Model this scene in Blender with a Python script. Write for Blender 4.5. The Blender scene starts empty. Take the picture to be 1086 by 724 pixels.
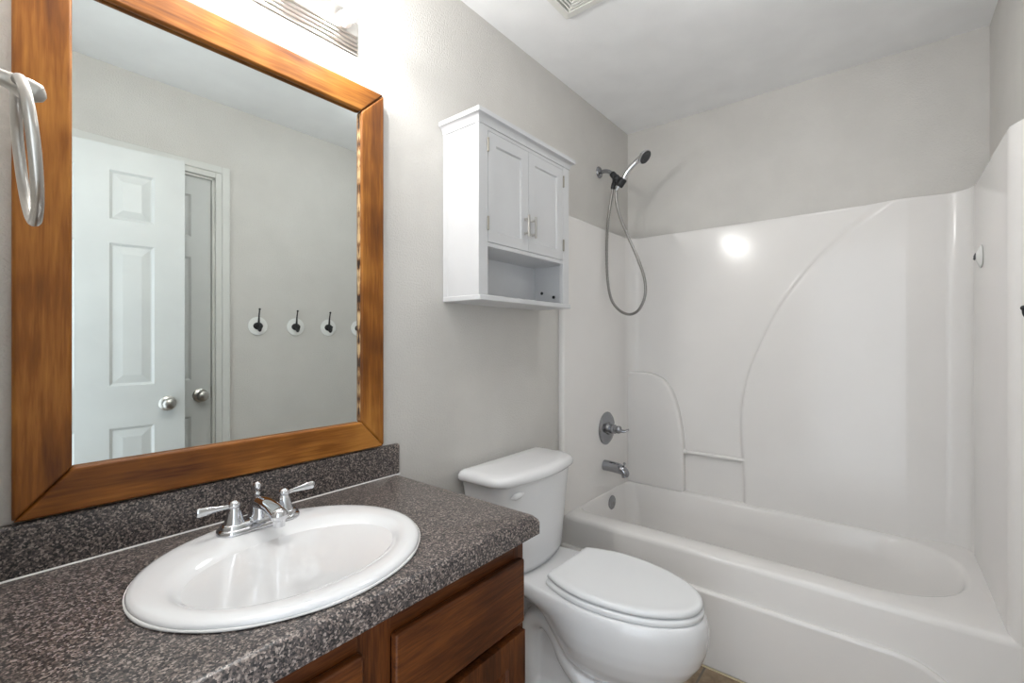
import bpy, bmesh, math
from math import pi, sin, cos, radians
from mathutils import Vector, Matrix

# ---------------------------------------------------------------- camera, world, light, exposure
S = bpy.context.scene
COL = S.collection
cam_d = bpy.data.cameras.new('camera')
cam = bpy.data.objects.new('camera', cam_d)
COL.objects.link(cam)
cam_d.sensor_fit = 'HORIZONTAL'
cam_d.sensor_width = 36.0
cam_d.lens = 36.0 * 487.0 / 1086.0
cam_d.shift_y = -1.0 / 1086.0
cam_d.clip_start = 0.01
CAM_Y, CAM_Z = -1.18, 1.224
cam.location = (0.0, CAM_Y, CAM_Z)
cam.rotation_euler = (pi / 2, 0.0, math.atan2(394, 487) - pi / 2)
S.camera = cam

W = bpy.data.worlds.new('world')
S.world = W
W.use_nodes = True
bg = W.node_tree.nodes['Background']
bg.inputs['Color'].default_value = (0.86, 0.93, 1.0, 1)
bg.inputs['Strength'].default_value = 2.1          # daylight of the room beyond the open doorway
BULB_STRENGTH = 3100.0
FILL_STRENGTH = 17.0
BULB_COLOR = (1.0, 0.995, 0.98)
S.view_settings.view_transform = 'Standard'
S.view_settings.look = 'None'
S.view_settings.exposure = 0.4
S.view_settings.gamma = 1.0
S.view_settings.use_curve_mapping = False

# ---------------------------------------------------------------- materials
def lin(r, g, b):
    f = lambda c: (c / 255 / 12.92) if c / 255 <= 0.04045 else ((c / 255 + 0.055) / 1.055) ** 2.4
    return (f(r), f(g), f(b), 1.0)

def new_mat(name):
    m = bpy.data.materials.new(name)
    m.use_nodes = True
    nt = m.node_tree
    return m, nt, nt.nodes, nt.links, nt.nodes['Principled BSDF']

def ramp(nodes, stops, interp='LINEAR'):
    r = nodes.new('ShaderNodeValToRGB')
    r.color_ramp.interpolation = interp
    e = r.color_ramp.elements
    while len(e) < len(stops):
        e.new(0.5)
    for k, (p, c) in enumerate(stops):
        e[k].position = p
        e[k].color = c
    return r

def plain(name, rgb, rough=0.4, metal=0.0, bump=0.0, bscale=200.0, coat=0.0, vary=0.03, spec=0.5):
    m, nt, N, L, P = new_mat(name)
    tc = N.new('ShaderNodeTexCoord')
    nz = N.new('ShaderNodeTexNoise')
    nz.inputs['Scale'].default_value = 6.0
    nz.inputs['Detail'].default_value = 3.0
    L.new(tc.outputs['Object'], nz.inputs['Vector'])
    c = lin(*rgb)
    lo = tuple(x * (1 - vary) for x in c[:3]) + (1,)
    hi = tuple(min(1, x * (1 + vary)) for x in c[:3]) + (1,)
    r = ramp(N, [(0.3, lo), (0.7, hi)])
    L.new(nz.outputs['Fac'], r.inputs['Fac'])
    L.new(r.outputs['Color'], P.inputs['Base Color'])
    P.inputs['Roughness'].default_value = rough
    P.inputs['Metallic'].default_value = metal
    P.inputs['Coat Weight'].default_value = coat
    P.inputs['Coat Roughness'].default_value = 0.08
    P.inputs['Specular IOR Level'].default_value = spec
    if bump:
        n2 = N.new('ShaderNodeTexNoise')
        n2.inputs['Scale'].default_value = bscale
        n2.inputs['Detail'].default_value = 2.0
        L.new(tc.outputs['Object'], n2.inputs['Vector'])
        b = N.new('ShaderNodeBump')
        b.inputs['Strength'].default_value = bump
        b.inputs['Distance'].default_value = 0.004
        L.new(n2.outputs['Fac'], b.inputs['Height'])
        L.new(b.outputs['Normal'], P.inputs['Normal'])
    return m

def wood(name, axis, dark, mid, light, rough, freq, coat=0.2, seed=0.0, mix=(0.35, 0.65, 0.45)):
    m, nt, N, L, P = new_mat(name)
    tc = N.new('ShaderNodeTexCoord')
    mp = N.new('ShaderNodeMapping')
    sc = [freq] * 3
    sc['xyz'.index(axis)] = freq * 0.07
    mp.inputs['Scale'].default_value = sc
    mp.inputs['Location'].default_value = (seed, seed * 0.7, seed * 1.3)
    L.new(tc.outputs['Object'], mp.inputs['Vector'])
    n1 = N.new('ShaderNodeTexNoise')
    n1.inputs['Scale'].default_value = 1.0
    n1.inputs['Detail'].default_value = 5.0
    n1.inputs['Roughness'].default_value = 0.6
    n1.inputs['Distortion'].default_value = 0.6
    L.new(mp.outputs['Vector'], n1.inputs['Vector'])
    n2 = N.new('ShaderNodeTexNoise')
    n2.inputs['Scale'].default_value = 7.0
    n2.inputs['Detail'].default_value = 3.0
    L.new(mp.outputs['Vector'], n2.inputs['Vector'])
    n3 = N.new('ShaderNodeTexNoise')
    n3.inputs['Scale'].default_value = 5.0
    n3.inputs['Detail'].default_value = 2.0
    L.new(tc.outputs['Object'], n3.inputs['Vector'])
    a = N.new('ShaderNodeMath'); a.operation = 'MULTIPLY_ADD'
    a.inputs[1].default_value = mix[0]
    L.new(n2.outputs['Fac'], a.inputs[0])
    b = N.new('ShaderNodeMath'); b.operation = 'MULTIPLY_ADD'
    b.inputs[1].default_value = mix[1]
    L.new(n1.outputs['Fac'], b.inputs[0])
    cc = N.new('ShaderNodeMath'); cc.operation = 'MULTIPLY_ADD'
    cc.inputs[1].default_value = mix[2]
    cc.inputs[2].default_value = 0.5 - sum(mix) / 2
    L.new(n3.outputs['Fac'], cc.inputs[0])
    L.new(cc.outputs[0], b.inputs[2])
    L.new(b.outputs[0], a.inputs[2])
    r = ramp(N, [(0.32, lin(*dark)), (0.5, lin(*mid)), (0.68, lin(*light))])
    L.new(a.outputs[0], r.inputs['Fac'])
    L.new(r.outputs['Color'], P.inputs['Base Color'])
    P.inputs['Roughness'].default_value = rough
    P.inputs['Coat Weight'].default_value = coat
    P.inputs['Coat Roughness'].default_value = 0.25
    P.inputs['Specular IOR Level'].default_value = 0.32
    bp = N.new('ShaderNodeBump')
    bp.inputs['Strength'].default_value = 0.15
    bp.inputs['Distance'].default_value = 0.002
    L.new(n2.outputs['Fac'], bp.inputs['Height'])
    L.new(bp.outputs['Normal'], P.inputs['Normal'])
    return m

def granite():
    m, nt, N, L, P = new_mat('speckled_laminate')
    tc = N.new('ShaderNodeTexCoord')
    v = N.new('ShaderNodeTexVoronoi')
    v.inputs['Scale'].default_value = 350.0
    L.new(tc.outputs['Object'], v.inputs['Vector'])
    sx = N.new('ShaderNodeSeparateColor')
    L.new(v.outputs['Color'], sx.inputs['Color'])
    n = N.new('ShaderNodeTexNoise')
    n.inputs['Scale'].default_value = 170.0
    n.inputs['Detail'].default_value = 3.0
    L.new(tc.outputs['Object'], n.inputs['Vector'])
    mx = N.new('ShaderNodeMath'); mx.operation = 'MULTIPLY_ADD'
    mx.inputs[1].default_value = 0.6
    L.new(sx.outputs['Red'], mx.inputs[0])
    m2 = N.new('ShaderNodeMath'); m2.operation = 'MULTIPLY'
    m2.inputs[1].default_value = 0.45
    L.new(n.outputs['Fac'], m2.inputs[0])
    L.new(m2.outputs[0], mx.inputs[2])
    r = ramp(N, [(0.0, lin(42, 40, 41)), (0.34, lin(64, 60, 60)), (0.48, lin(90, 82, 80)),
                 (0.62, lin(120, 108, 102)), (0.74, lin(156, 145, 138))], 'CONSTANT')
    L.new(mx.outputs[0], r.inputs['Fac'])
    L.new(r.outputs['Color'], P.inputs['Base Color'])
    P.inputs['Roughness'].default_value = 0.28
    return m

def tile_floor():
    m, nt, N, L, P = new_mat('floor_tile')
    tc = N.new('ShaderNodeTexCoord')
    br = N.new('ShaderNodeTexBrick')
    br.offset = 0.0
    br.inputs['Scale'].default_value = 1.0
    br.inputs['Brick Width'].default_value = 0.33
    br.inputs['Row Height'].default_value = 0.33
    br.inputs['Mortar Size'].default_value = 0.004
    L.new(tc.outputs['Object'], br.inputs['Vector'])
    nz = N.new('ShaderNodeTexNoise')
    nz.inputs['Scale'].default_value = 22.0
    nz.inputs['Detail'].default_value = 6.0
    L.new(tc.outputs['Object'], nz.inputs['Vector'])
    r = ramp(N, [(0.3, lin(122, 102, 80)), (0.55, lin(158, 137, 112)), (0.75, lin(182, 163, 140))])
    L.new(nz.outputs['Fac'], r.inputs['Fac'])
    L.new(r.outputs['Color'], br.inputs['Color1'])
    L.new(r.outputs['Color'], br.inputs['Color2'])
    br.inputs['Mortar'].default_value = lin(120, 110, 98)
    L.new(br.outputs['Color'], P.inputs['Base Color'])
    P.inputs['Roughness'].default_value = 0.45
    return m

M = dict(
    wall=plain('beige_wall_paint', (206, 203, 198), 0.6, bump=0.5, bscale=170),
    ceiling=plain('white_ceiling_paint', (244, 244, 244), 0.75, bump=0.15, bscale=140),
    trim=plain('white_trim_paint', (214, 214, 210), 0.35),
    door=plain('white_door_paint', (206, 208, 206), 0.4),
    cabinet=plain('white_cabinet_paint', (208, 208, 209), 0.35),
    cabinet_inside=plain('white_melamine', (222, 223, 225), 0.4),
    porcelain=plain('white_porcelain', (229, 229, 230), 0.08, coat=0.4, vary=0.005),
    seat=plain('white_seat_plastic', (232, 233, 234), 0.22, vary=0.005),
    acrylic=plain('off_white_fibreglass', (232, 229, 226), 0.16, coat=0.0, vary=0.01, spec=0.4),
    chrome=plain('chrome', (208, 209, 212), 0.06, metal=1.0, vary=0.0),
    dark_reflection_chrome=plain('dark_reflection_chrome', (158, 159, 163), 0.1, metal=1.0, vary=0.0),  # same chrome, colour darkened to stand in for darker reflections
    steel=plain('flexible_steel', (150, 148, 145), 0.28, metal=1.0, vary=0.0),
    nickel=plain('brushed_nickel', (190, 187, 182), 0.3, metal=1.0, vary=0.02),
    black=plain('black_plastic', (24, 25, 28), 0.4),
    iron=plain('black_iron', (20, 20, 22), 0.45),
    spray=plain('grey_spray_face', (62, 63, 66), 0.4),
    disc=plain('clear_plastic_disc', (236, 236, 233), 0.15, coat=0.4),
    caulk=plain('white_caulk', (225, 224, 222), 0.5),
    vent=plain('ivory_vent_plastic', (230, 229, 223), 0.45),
    dark=plain('dark_void', (34, 30, 28), 0.9),
    socket=plain('white_socket', (238, 237, 234), 0.4),
    brass=plain('steel_hinge', (165, 160, 150), 0.35, metal=1.0),
    floor=tile_floor(),
    counter=granite(),
)
PINE = ((84, 42, 7), (132, 78, 22), (178, 118, 50))
OAK = ((44, 20, 5), (78, 39, 13), (108, 60, 24))
for ax in 'xz':
    M['pine_' + ax] = wood('stained_pine_' + ax, ax, *PINE, 0.45, 26.0, 0.0, mix=(0.25, 0.5, 0.7))
    M['oak_' + ax] = wood('brown_oak_' + ax, ax, *OAK, 0.45, 45.0, 0.0, 3.1)
mm, nt, N, L, P = new_mat('mirror_silver')
P.inputs['Base Color'].default_value = (0.80, 0.845, 0.835, 1)
P.inputs['Metallic'].default_value = 1.0
P.inputs['Roughness'].default_value = 0.004
M['mirror'] = mm
mm, nt, N, L, P = new_mat('lit_globe')
P.inputs['Base Color'].default_value = (0.9, 0.9, 0.9, 1)
P.inputs['Roughness'].default_value = 0.1
P.inputs['Emission Color'].default_value = BULB_COLOR + (1,)
P.inputs['Emission Strength'].default_value = BULB_STRENGTH
M['filament'] = mm
mm, nt, N, L, P = new_mat('fill_lamp_diffuser')
P.inputs['Base Color'].default_value = (0.9, 0.9, 0.9, 1)
P.inputs['Emission Color'].default_value = (0.97, 0.99, 1.0, 1)
P.inputs['Emission Strength'].default_value = FILL_STRENGTH  # glow of the added fill lamp
M['diffuser'] = mm
# thin clear glass shell: mostly passes light straight through, mirrors a little at grazing angles
mm, nt, N, L, P = new_mat('clear_globe')
N.remove(P)
tr_ = N.new('ShaderNodeBsdfTransparent'); tr_.inputs['Color'].default_value = (0.97, 0.97, 0.97, 1)
gl = N.new('ShaderNodeBsdfGlossy'); gl.inputs['Roughness'].default_value = 0.03
lw = N.new('ShaderNodeLayerWeight'); lw.inputs['Blend'].default_value = 0.5
pw = N.new('ShaderNodeMath'); pw.operation = 'POWER'; pw.inputs[1].default_value = 2.2
ml = N.new('ShaderNodeMath'); ml.operation = 'MULTIPLY'; ml.inputs[1].default_value = 0.75
L.new(lw.outputs['Facing'], pw.inputs[0]); L.new(pw.outputs[0], ml.inputs[0])
mxs = N.new('ShaderNodeMixShader')
L.new(ml.outputs[0], mxs.inputs['Fac'])
L.new(tr_.outputs[0], mxs.inputs[1]); L.new(gl.outputs[0], mxs.inputs[2])
L.new(mxs.outputs[0], [n for n in N if n.type == 'OUTPUT_MATERIAL'][0].inputs['Surface'])
M['bulb'] = mm

# ---------------------------------------------------------------- mesh helpers
def box(bm, x0, x1, y0, y1, z0, z1):
    v = [bm.verts.new((x, y, z)) for x in (x0, x1) for y in (y0, y1) for z in (z0, z1)]
    for f in ((0, 1, 3, 2), (4, 6, 7, 5), (0, 4, 5, 1), (2, 3, 7, 6), (0, 2, 6, 4), (1, 5, 7, 3)):
        bm.faces.new([v[i] for i in f])

def loft(bm, loops, cap0=True, cap1=True, closed=False):
    rings = [[bm.verts.new(p) for p in lp] for lp in loops]
    n = len(rings[0])
    pairs = list(zip(rings[:-1], rings[1:]))
    if closed:
        pairs.append((rings[-1], rings[0]))
    for a, b in pairs:
        for i in range(n):
            j = (i + 1) % n
            bm.faces.new((a[i], a[j], b[j], b[i]))
    if not closed:
        if cap0: bm.faces.new(rings[0][::-1])
        if cap1: bm.faces.new(rings[-1])
    return rings

def prism(bm, pts, lo, hi, axis):
    """extrude a 2-D outline along an axis: axis z -> (x,y), axis x -> (y,z), axis y -> (x,z)"""
    def p(a, b, h):
        return {'z': (a, b, h), 'x': (h, a, b), 'y': (a, h, b)}[axis]
    loft(bm, [[p(a, b, lo) for a, b in pts], [p(a, b, hi) for a, b in pts]])

def frame_for(d):
    d = Vector(d).normalized()
    up = Vector((0, 0, 1)) if abs(d.z) < 0.95 else Vector((1, 0, 0))
    s = d.cross(up).normalized()
    return s, s.cross(d).normalized(), d

def lathe(bm, base, axis, prof, n=32):
    """prof: (radius, distance along axis)"""
    s, u, d = frame_for(axis)
    b = Vector(base)
    loops = []
    for r, h in prof:
        loops.append([b + d * h + (s * cos(2 * pi * k / n) + u * sin(2 * pi * k / n)) * max(r, 1e-4) for k in range(n)])
    loft(bm, loops)

def catmull(pts, m=8):
    pts = [Vector(p) for p in pts]
    P = [pts[0] * 2 - pts[1]] + pts + [pts[-1] * 2 - pts[-2]]
    out = []
    for i in range(1, len(P) - 2):
        p0, p1, p2, p3 = P[i - 1:i + 3]
        for k in range(m):
            t = k / m
            out.append(0.5 * ((2 * p1) + (p2 - p0) * t + (2 * p0 - 5 * p1 + 4 * p2 - p3) * t * t + (3 * p1 - p0 - 3 * p2 + p3) * t ** 3))
    out.append(pts[-1])
    return out

def tube(bm, pts, r, n=14, flat=None, closed=False):
    """sweep a circle (or an ellipse with flat = (side, up) factors) along pts; r number or list"""
    pts = [Vector(p) for p in pts]
    m = len(pts)
    rr = r if isinstance(r, (list, tuple)) else [r] * m
    if len(rr) != m:
        rr = [rr[0] + (rr[-1] - rr[0]) * 0 if len(rr) == 1 else
              rr[min(int(i / (m - 1) * (len(rr) - 1)), len(rr) - 2)] * (1 - ((i / (m - 1) * (len(rr) - 1)) - min(int(i / (m - 1) * (len(rr) - 1)), len(rr) - 2)))
              + rr[min(int(i / (m - 1) * (len(rr) - 1)), len(rr) - 2) + 1] * ((i / (m - 1) * (len(rr) - 1)) - min(int(i / (m - 1) * (len(rr) - 1)), len(rr) - 2))
              for i in range(m)]
    prev = None
    loops = []
    for i in range(m):
        if closed:
            t = (pts[(i + 1) % m] - pts[i - 1]).normalized()
        else:
            t = (pts[min(i + 1, m - 1)] - pts[max(i - 1, 0)]).normalized()
        if prev is None:
            s, u, _ = frame_for(t)
        else:
            s = (prev - t * prev.dot(t)).normalized()
            u = s.cross(t).normalized()
        prev = s
        fs, fu = flat if flat else (1, 1)
        loops.append([pts[i] + s * (rr[i] * fs * cos(2 * pi * k / n)) + u * (rr[i] * fu * sin(2 * pi * k / n)) for k in range(n)])
    loft(bm, loops, closed=closed)

def sphere(bm, c, r, n=20, sx=1, sy=1, sz=1):
    mt = Matrix.Translation(c) @ Matrix.Diagonal((sx, sy, sz, 1))
    bmesh.ops.create_uvsphere(bm, u_segments=n, v_segments=n // 2 + 2, radius=r, matrix=mt)

def rr_loop(x0, x1, y0, y1, rad, z, k=6):
    """rounded rectangle loop; rad = radii at (x1,y1),(x0,y1),(x0,y0),(x1,y0)"""
    if not isinstance(rad, (list, tuple)):
        rad = [rad] * 4
    out = []
    for (cx, sx, cy, sy, r, a0) in ((x1, -1, y1, -1, rad[0], 0), (x0, 1, y1, -1, rad[1], pi / 2), (x0, 1, y0, 1, rad[2], pi), (x1, -1, y0, 1, rad[3], 1.5 * pi)):
        for i in range(k + 1):
            a = a0 + pi / 2 * i / k
            out.append((cx + sx * r + r * cos(a), cy + sy * r + r * sin(a), z))
    return out

def egg(cx, yr, ym, yf, wr, w, z, n=24):
    pts = []
    for i in range(n + 1):
        y = yr + (ym - yr) * i / n
        pts.append((w - (w - wr) * ((y - ym) / (yr - ym)) ** 2, y))
    for i in range(1, n + 1):
        a = pi / 2 * i / n
        pts.append((w * cos(a), ym + (yf - ym) * sin(a)))
    right = [(cx + x, y, z) for x, y in pts]
    left = [(cx - x, y, z) for x, y in pts[:-1]][::-1]
    return right + left

def root_of(o):
    while o.parent is not None:
        o = o.parent
    return o

def obj(name, bm, mat, parent=None, bevel=0.0, seg=2, angle=35, origin=None, smooth=True):
    bmesh.ops.recalc_face_normals(bm, faces=bm.faces)
    off = Vector(root_of(parent).location) if parent is not None else Vector(origin or (0, 0, 0))
    if off.length > 0:
        bmesh.ops.translate(bm, vec=-off, verts=bm.verts)
    for f in bm.faces:
        f.smooth = smooth
    lim = radians(angle)
    for e in bm.edges:
        if len(e.link_faces) == 2 and e.calc_face_angle(0) > lim:
            e.smooth = False
    me = bpy.data.meshes.new(name)
    bm.to_mesh(me)
    bm.free()
    me.materials.append(mat if not isinstance(mat, str) else M[mat])
    o = bpy.data.objects.new(name, me)
    COL.objects.link(o)
    if parent is not None:
        o.parent = parent
    elif origin:
        o.location = origin
    if bevel:
        b = o.modifiers.new('bevel', 'BEVEL')
        b.width = bevel
        b.segments = seg
        b.limit_method = 'ANGLE'
        b.angle_limit = radians(angle)
        b.harden_normals = True
    return o

def thing(name, label, cat, loc=(0, 0, 0), group=None, kind=None):
    o = bpy.data.objects.new(name, None)
    COL.objects.link(o)
    o.location = loc
    o.empty_display_size = 0.05
    return tag(o, label, cat, group, kind)

def tag(o, label=None, cat=None, group=None, kind=None):
    if label: o['label'] = label
    if cat: o['category'] = cat
    if group: o['group'] = group
    if kind: o['kind'] = kind
    return o

def struct(o, label, cat):
    return tag(o, label, cat, kind='structure')

def B():
    return bmesh.new()

def panel_slab(bm, w, h, t, cols, rows, groove=0.008, ramp_w=0.03, raised=0.002, lip=0.010):
    """a panelled leaf in local space: x 0..w, z 0..h, y 0 (front) .. t (back); cols / rows list the panel openings"""
    xs = [0] + [c for p in cols for c in p] + [w]
    for i in range(0, len(xs), 2):
        box(bm, xs[i], xs[i + 1], 0, t, 0, h)
    zs = [0] + [c for p in rows for c in p] + [h]
    for (x0, x1) in cols:
        for i in range(0, len(zs), 2):
            box(bm, x0, x1, 0, t, zs[i], zs[i + 1])
        for (z0, z1) in rows:
            for front in (True, False):
                Y = (lambda d: d) if front else (lambda d: t - d)
                def rect(i, d):
                    return [(x0 + i, Y(d), z0 + i), (x1 - i, Y(d), z0 + i), (x1 - i, Y(d), z1 - i), (x0 + i, Y(d), z1 - i)]
                loops = [rect(0, 0), rect(lip, groove)]
                if ramp_w:
                    loops += [rect(lip + 0.004, groove), rect(lip + 0.004 + ramp_w, raised)]
                loft(bm, loops, cap0=False)

# ---------------------------------------------------------------- the room
XW, YS, ZC = 2.55, -1.50, 2.445        # tub back wall, hook wall, ceiling
T = 0.11
DY0, DY1, DH = -1.445, -0.65, 2.06     # entry doorway in the west wall
CX0, CX1, CH = 0.15, 0.869, 2.05       # closet doorway in the south wall

bm = B(); box(bm, -T, XW + T, YS - T, T, -0.08, 0.0)
struct(obj('floor', bm, 'floor'), 'tan mottled tile floor beside the bathtub', 'floor')
bm = B(); box(bm, -T, XW + T, YS - T, T, ZC, ZC + 0.08)
struct(obj('ceiling', bm, 'ceiling'), 'white textured ceiling over the bathroom', 'ceiling')
bm = B(); box(bm, -T, XW + T, 0, T, 0, ZC)
struct(obj('wall_north', bm, 'wall'), 'beige wall behind the mirror, toilet and white wall cabinet', 'wall')
bm = B(); box(bm, XW, XW + T, YS - T, 0, 0, ZC)
struct(obj('wall_east', bm, 'wall'), 'beige wall above the long side of the tub surround', 'wall')
bm = B()
box(bm, -T, CX0, YS - T, YS, 0, ZC); box(bm, CX1, XW, YS - T, YS, 0, ZC); box(bm, CX0, CX1, YS - T, YS, CH, ZC)
struct(obj('wall_south', bm, 'wall'), 'beige wall with the row of coat hooks and the closet door', 'wall')
bm = B()
box(bm, -T, 0, DY1, 0, 0, ZC); box(bm, -T, 0, YS, DY0, 0, ZC); box(bm, -T, 0, DY0, DY1, DH, ZC)
struct(obj('wall_west', bm, 'wall'), 'beige wall carrying the towel ring beside the entry', 'wall')

def baseboard(name, x0, x1, y0, y1, label):
    bm = B(); box(bm, x0, x1, y0, y1, 0, 0.085)
    struct(obj(name, bm, 'trim', bevel=0.004), label, 'baseboard')
baseboard('baseboard_north', 0.875, 1.795, -0.013, 0.0, 'white baseboard behind the toilet')
baseboard('baseboard_south', 0.94, 1.79, YS, YS + 0.013, 'white baseboard under the coat hooks')

# closet door casing and closet door
def casing(bm, x0, x1, h, w, y):
    for d0, d1, th in ((0.0, w, 0.012), (w * 0.45, w, 0.018)):
        box(bm, x0 - d1, x0 - d0, y, y + th, 0, h + d1)
        box(bm, x1 + d0, x1 + d1, y, y + th, 0, h + d1)
        box(bm, x0 - d0, x1 + d0, y, y + th, h + d0, h + d1)
    box(bm, x0 - 0.001, x0 + 0.012, y - T, y, 0, h)
    box(bm, x1 - 0.012, x1 + 0.001, y - T, y, 0, h)
    box(bm, x0, x1, y - T, y, h - 0.012, h + 0.001)
bm = B(); casing(bm, CX0, CX1, CH, 0.064, YS)
trim = struct(obj('trim_1', bm, 'trim', bevel=0.003), 'white casing around the closet door', 'trim')
bm = B(); box(bm, CX1 - 0.0135, CX1 - 0.0115, YS - 0.045, YS - 0.012, 0.93, 0.99)
obj('strike_plate', bm, 'brass', trim)

def knob(parent, base, axis):
    bm = B()
    lathe(bm, base, axis, [(0.0, 0.0), (0.033, 0.0), (0.033, 0.004), (0.028, 0.008), (0.014, 0.012), (0.0115, 0.022), (0.016, 0.028),
                           (0.025, 0.035), (0.0275, 0.043), (0.025, 0.052), (0.016, 0.059), (0.0, 0.061)])
    return obj('knob', bm, 'nickel', parent, angle=50)

ROWS = [(0.24, 0.84), (1.02, 1.63), (1.73, 1.94)]
cw = CX1 - CX0 - 0.03
d2 = thing('door_2', 'closed white six-panel closet door inside the white casing', 'door', (CX0 + 0.015, YS - 0.012, 0.008), kind='structure')
bm = B(); panel_slab(bm, cw, 2.035, 0.035, [(0.10, cw / 2 - 0.05), (cw / 2 + 0.05, cw - 0.085)], ROWS)
bmesh.ops.transform(bm, matrix=Matrix.Translation((CX0 + 0.015, YS - 0.012, 0.008)) @ Matrix.Diagonal((1, -1, 1, 1)), verts=bm.verts)
obj('door_leaf', bm, 'door', d2, angle=8)
knob(d2, (CX1 - 0.062, YS - 0.012, 0.95), (0, 1, 0))

# the entry door, swung open against the south wall
hx, hy = 0.045, -1.452
fx, fy = 0.704, -1.385
ang = math.atan2(fy - hy, fx - hx)
LW = math.hypot(fx - hx, fy - hy)
d1 = thing('door_1', 'white six-panel entry door standing open in front of the closet door', 'door', (hx, hy, 0.01), kind='structure')
bm = B(); panel_slab(bm, LW, 2.045, 0.035, [(LW - 0.112 - 0.152 * 2 - 0.108, LW - 0.112 - 0.152 - 0.108), (LW - 0.112 - 0.152, LW - 0.112)], ROWS)
xf = Matrix.Translation((hx, hy, 0.01)) @ Matrix.Rotation(ang, 4, 'Z') @ Matrix.Translation((0, 0.0175, 0)) @ Matrix.Diagonal((1, -1, 1, 1))
bmesh.ops.transform(bm, matrix=xf, verts=bm.verts)
obj('door_leaf', bm, 'door', d1, angle=8)
nrm = Vector((-sin(ang), cos(ang), 0))
kb = Vector((hx, hy, 0.94)) + Vector((cos(ang), sin(ang), 0)) * (LW - 0.065)
knob(d1, kb + nrm * 0.0175, nrm)

# entry jamb lining
bm = B()
box(bm, -T - 0.001, 0.001, DY1 - 0.015, DY1 + 0.001, 0, DH); box(bm, -T - 0.001, 0.001, DY0 - 0.001, DY0 + 0.012, 0, DH)
box(bm, -T - 0.001, 0.001, DY0, DY1, DH - 0.015, DH + 0.001)
box(bm, 0.0, 0.014, DY1 - 0.01, DY1 + 0.05, 0, DH + 0.05)
struct(obj('trim_2', bm, 'trim', bevel=0.002), 'white lining of the entry doorway', 'trim')

# ---------------------------------------------------------------- tub and surround
tub = thing('tub_shower_unit', 'off-white moulded bathtub with high glossy surround filling the far end', 'bathtub', (1.80, -0.75, 0))
TX0, TX1, TY0, TY1, RZ = 1.815, 2.546, -1.492, -0.004, 0.415
bm = B()
def R(x0, x1, y0, y1, rad, z): return rr_loop(x0, x1, y0, y1, rad, z, 10)
loops = [
    R(TX0, TX1, TY0, TY1, 0.004, 0.0), R(TX0, TX1, TY0, TY1, 0.004, RZ - 0.022), R(TX0 + 0.002, TX1, TY0, TY1, 0.004, RZ - 0.012),
    R(TX0 + 0.008, TX1, TY0, TY1, 0.005, RZ - 0.004), R(TX0 + 0.018, TX1, TY0, TY1, 0.006, RZ),
    R(1.910, 2.486, -1.412, -0.034, (0.05, 0.05, 0.26, 0.24), RZ + 0.001),
    R(1.919, 2.477, -1.403, -0.036, (0.05, 0.05, 0.26, 0.24), RZ - 0.003),
    R(1.926, 2.470, -1.394, -0.040, (0.05, 0.05, 0.26, 0.24), RZ - 0.013),
    R(1.940, 2.456, -1.350, -0.060, (0.06, 0.06, 0.25, 0.24), 0.30),
    R(1.965, 2.435, -1.270, -0.075, (0.07, 0.07, 0.22, 0.22), 0.15),
    R(1.985, 2.415, -1.20, -0.090, (0.09, 0.09, 0.20, 0.20), 0.105),
    R(2.03, 2.37, -1.12, -0.14, (0.09, 0.09, 0.17, 0.17), 0.09),
    R(2.10, 2.30, -0.9, -0.25, 0.06, 0.086)]
loft(bm, loops)
obj('tub', bm, 'acrylic', tub, angle=60)
# raised lower panel of the apron
pts = [(-0.01, 0.0), (-0.01, 0.284), (-1.20, 0.284)]
for i in range(1, 13):
    a = pi / 2 * i / 12
    pts.append((-1.20 - 0.20 * sin(a), 0.284 - 0.20 * (1 - cos(a))))
pts += [(-1.40, 0.0)]
bm = B(); prism(bm, pts, 1.796, 1.83, 'x')
obj('apron_panel', bm, 'acrylic', tub, bevel=0.012, seg=4, angle=50)

bm = B(); tube(bm, [(1.7955, -0.012, 0.001), (1.7955, -1.39, 0.001)], 0.004, 8)
obj('caulk_bead', bm, plain('cream_caulk', (206, 192, 160), 0.6), tub)
ZT = 1.815
def arc(cx, cy, r, a0, a1, n=8):
    return [(cx + r * cos(a0 + (a1 - a0) * i / n), cy + r * sin(a0 + (a1 - a0) * i / n)) for i in range(n + 1)]
YL, YR, XB, RC = -0.030, -1.447, 2.52, 0.07
def surround(name, pts):
    bm = B()
    face = YL if pts[-1][1] > -0.5 or pts[0][1] > -0.5 else YR
    loops = []
    for z, d in ((RZ - 0.004, 0), (ZT - 0.008, 0), (ZT - 0.003, 0.002), (ZT, 0.007)):
        loops.append([(x, (y + d if face == YL else y - d) if abs(y - face) < 0.02 else y, z) for x, y in pts])
    loft(bm, loops)
    return obj(name, bm, 'acrylic', tub, angle=50)
XC = XB - RC
surround('end_panel', [(XC, -0.002), (1.802, -0.002), (1.802, -0.016)] + arc(1.816, -0.016, 0.014, pi, 1.5 * pi, 6)[1:] + [(XC, YL)])
surround('end_panel', [(XC, YR), (1.862, YR)] + [(1.84, YR - 0.002), (1.822, YR - 0.010), (1.808, YR - 0.024), (1.802, YR - 0.04)] + [(1.80, YS + 0.002), (XC, YS + 0.002)])
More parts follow.
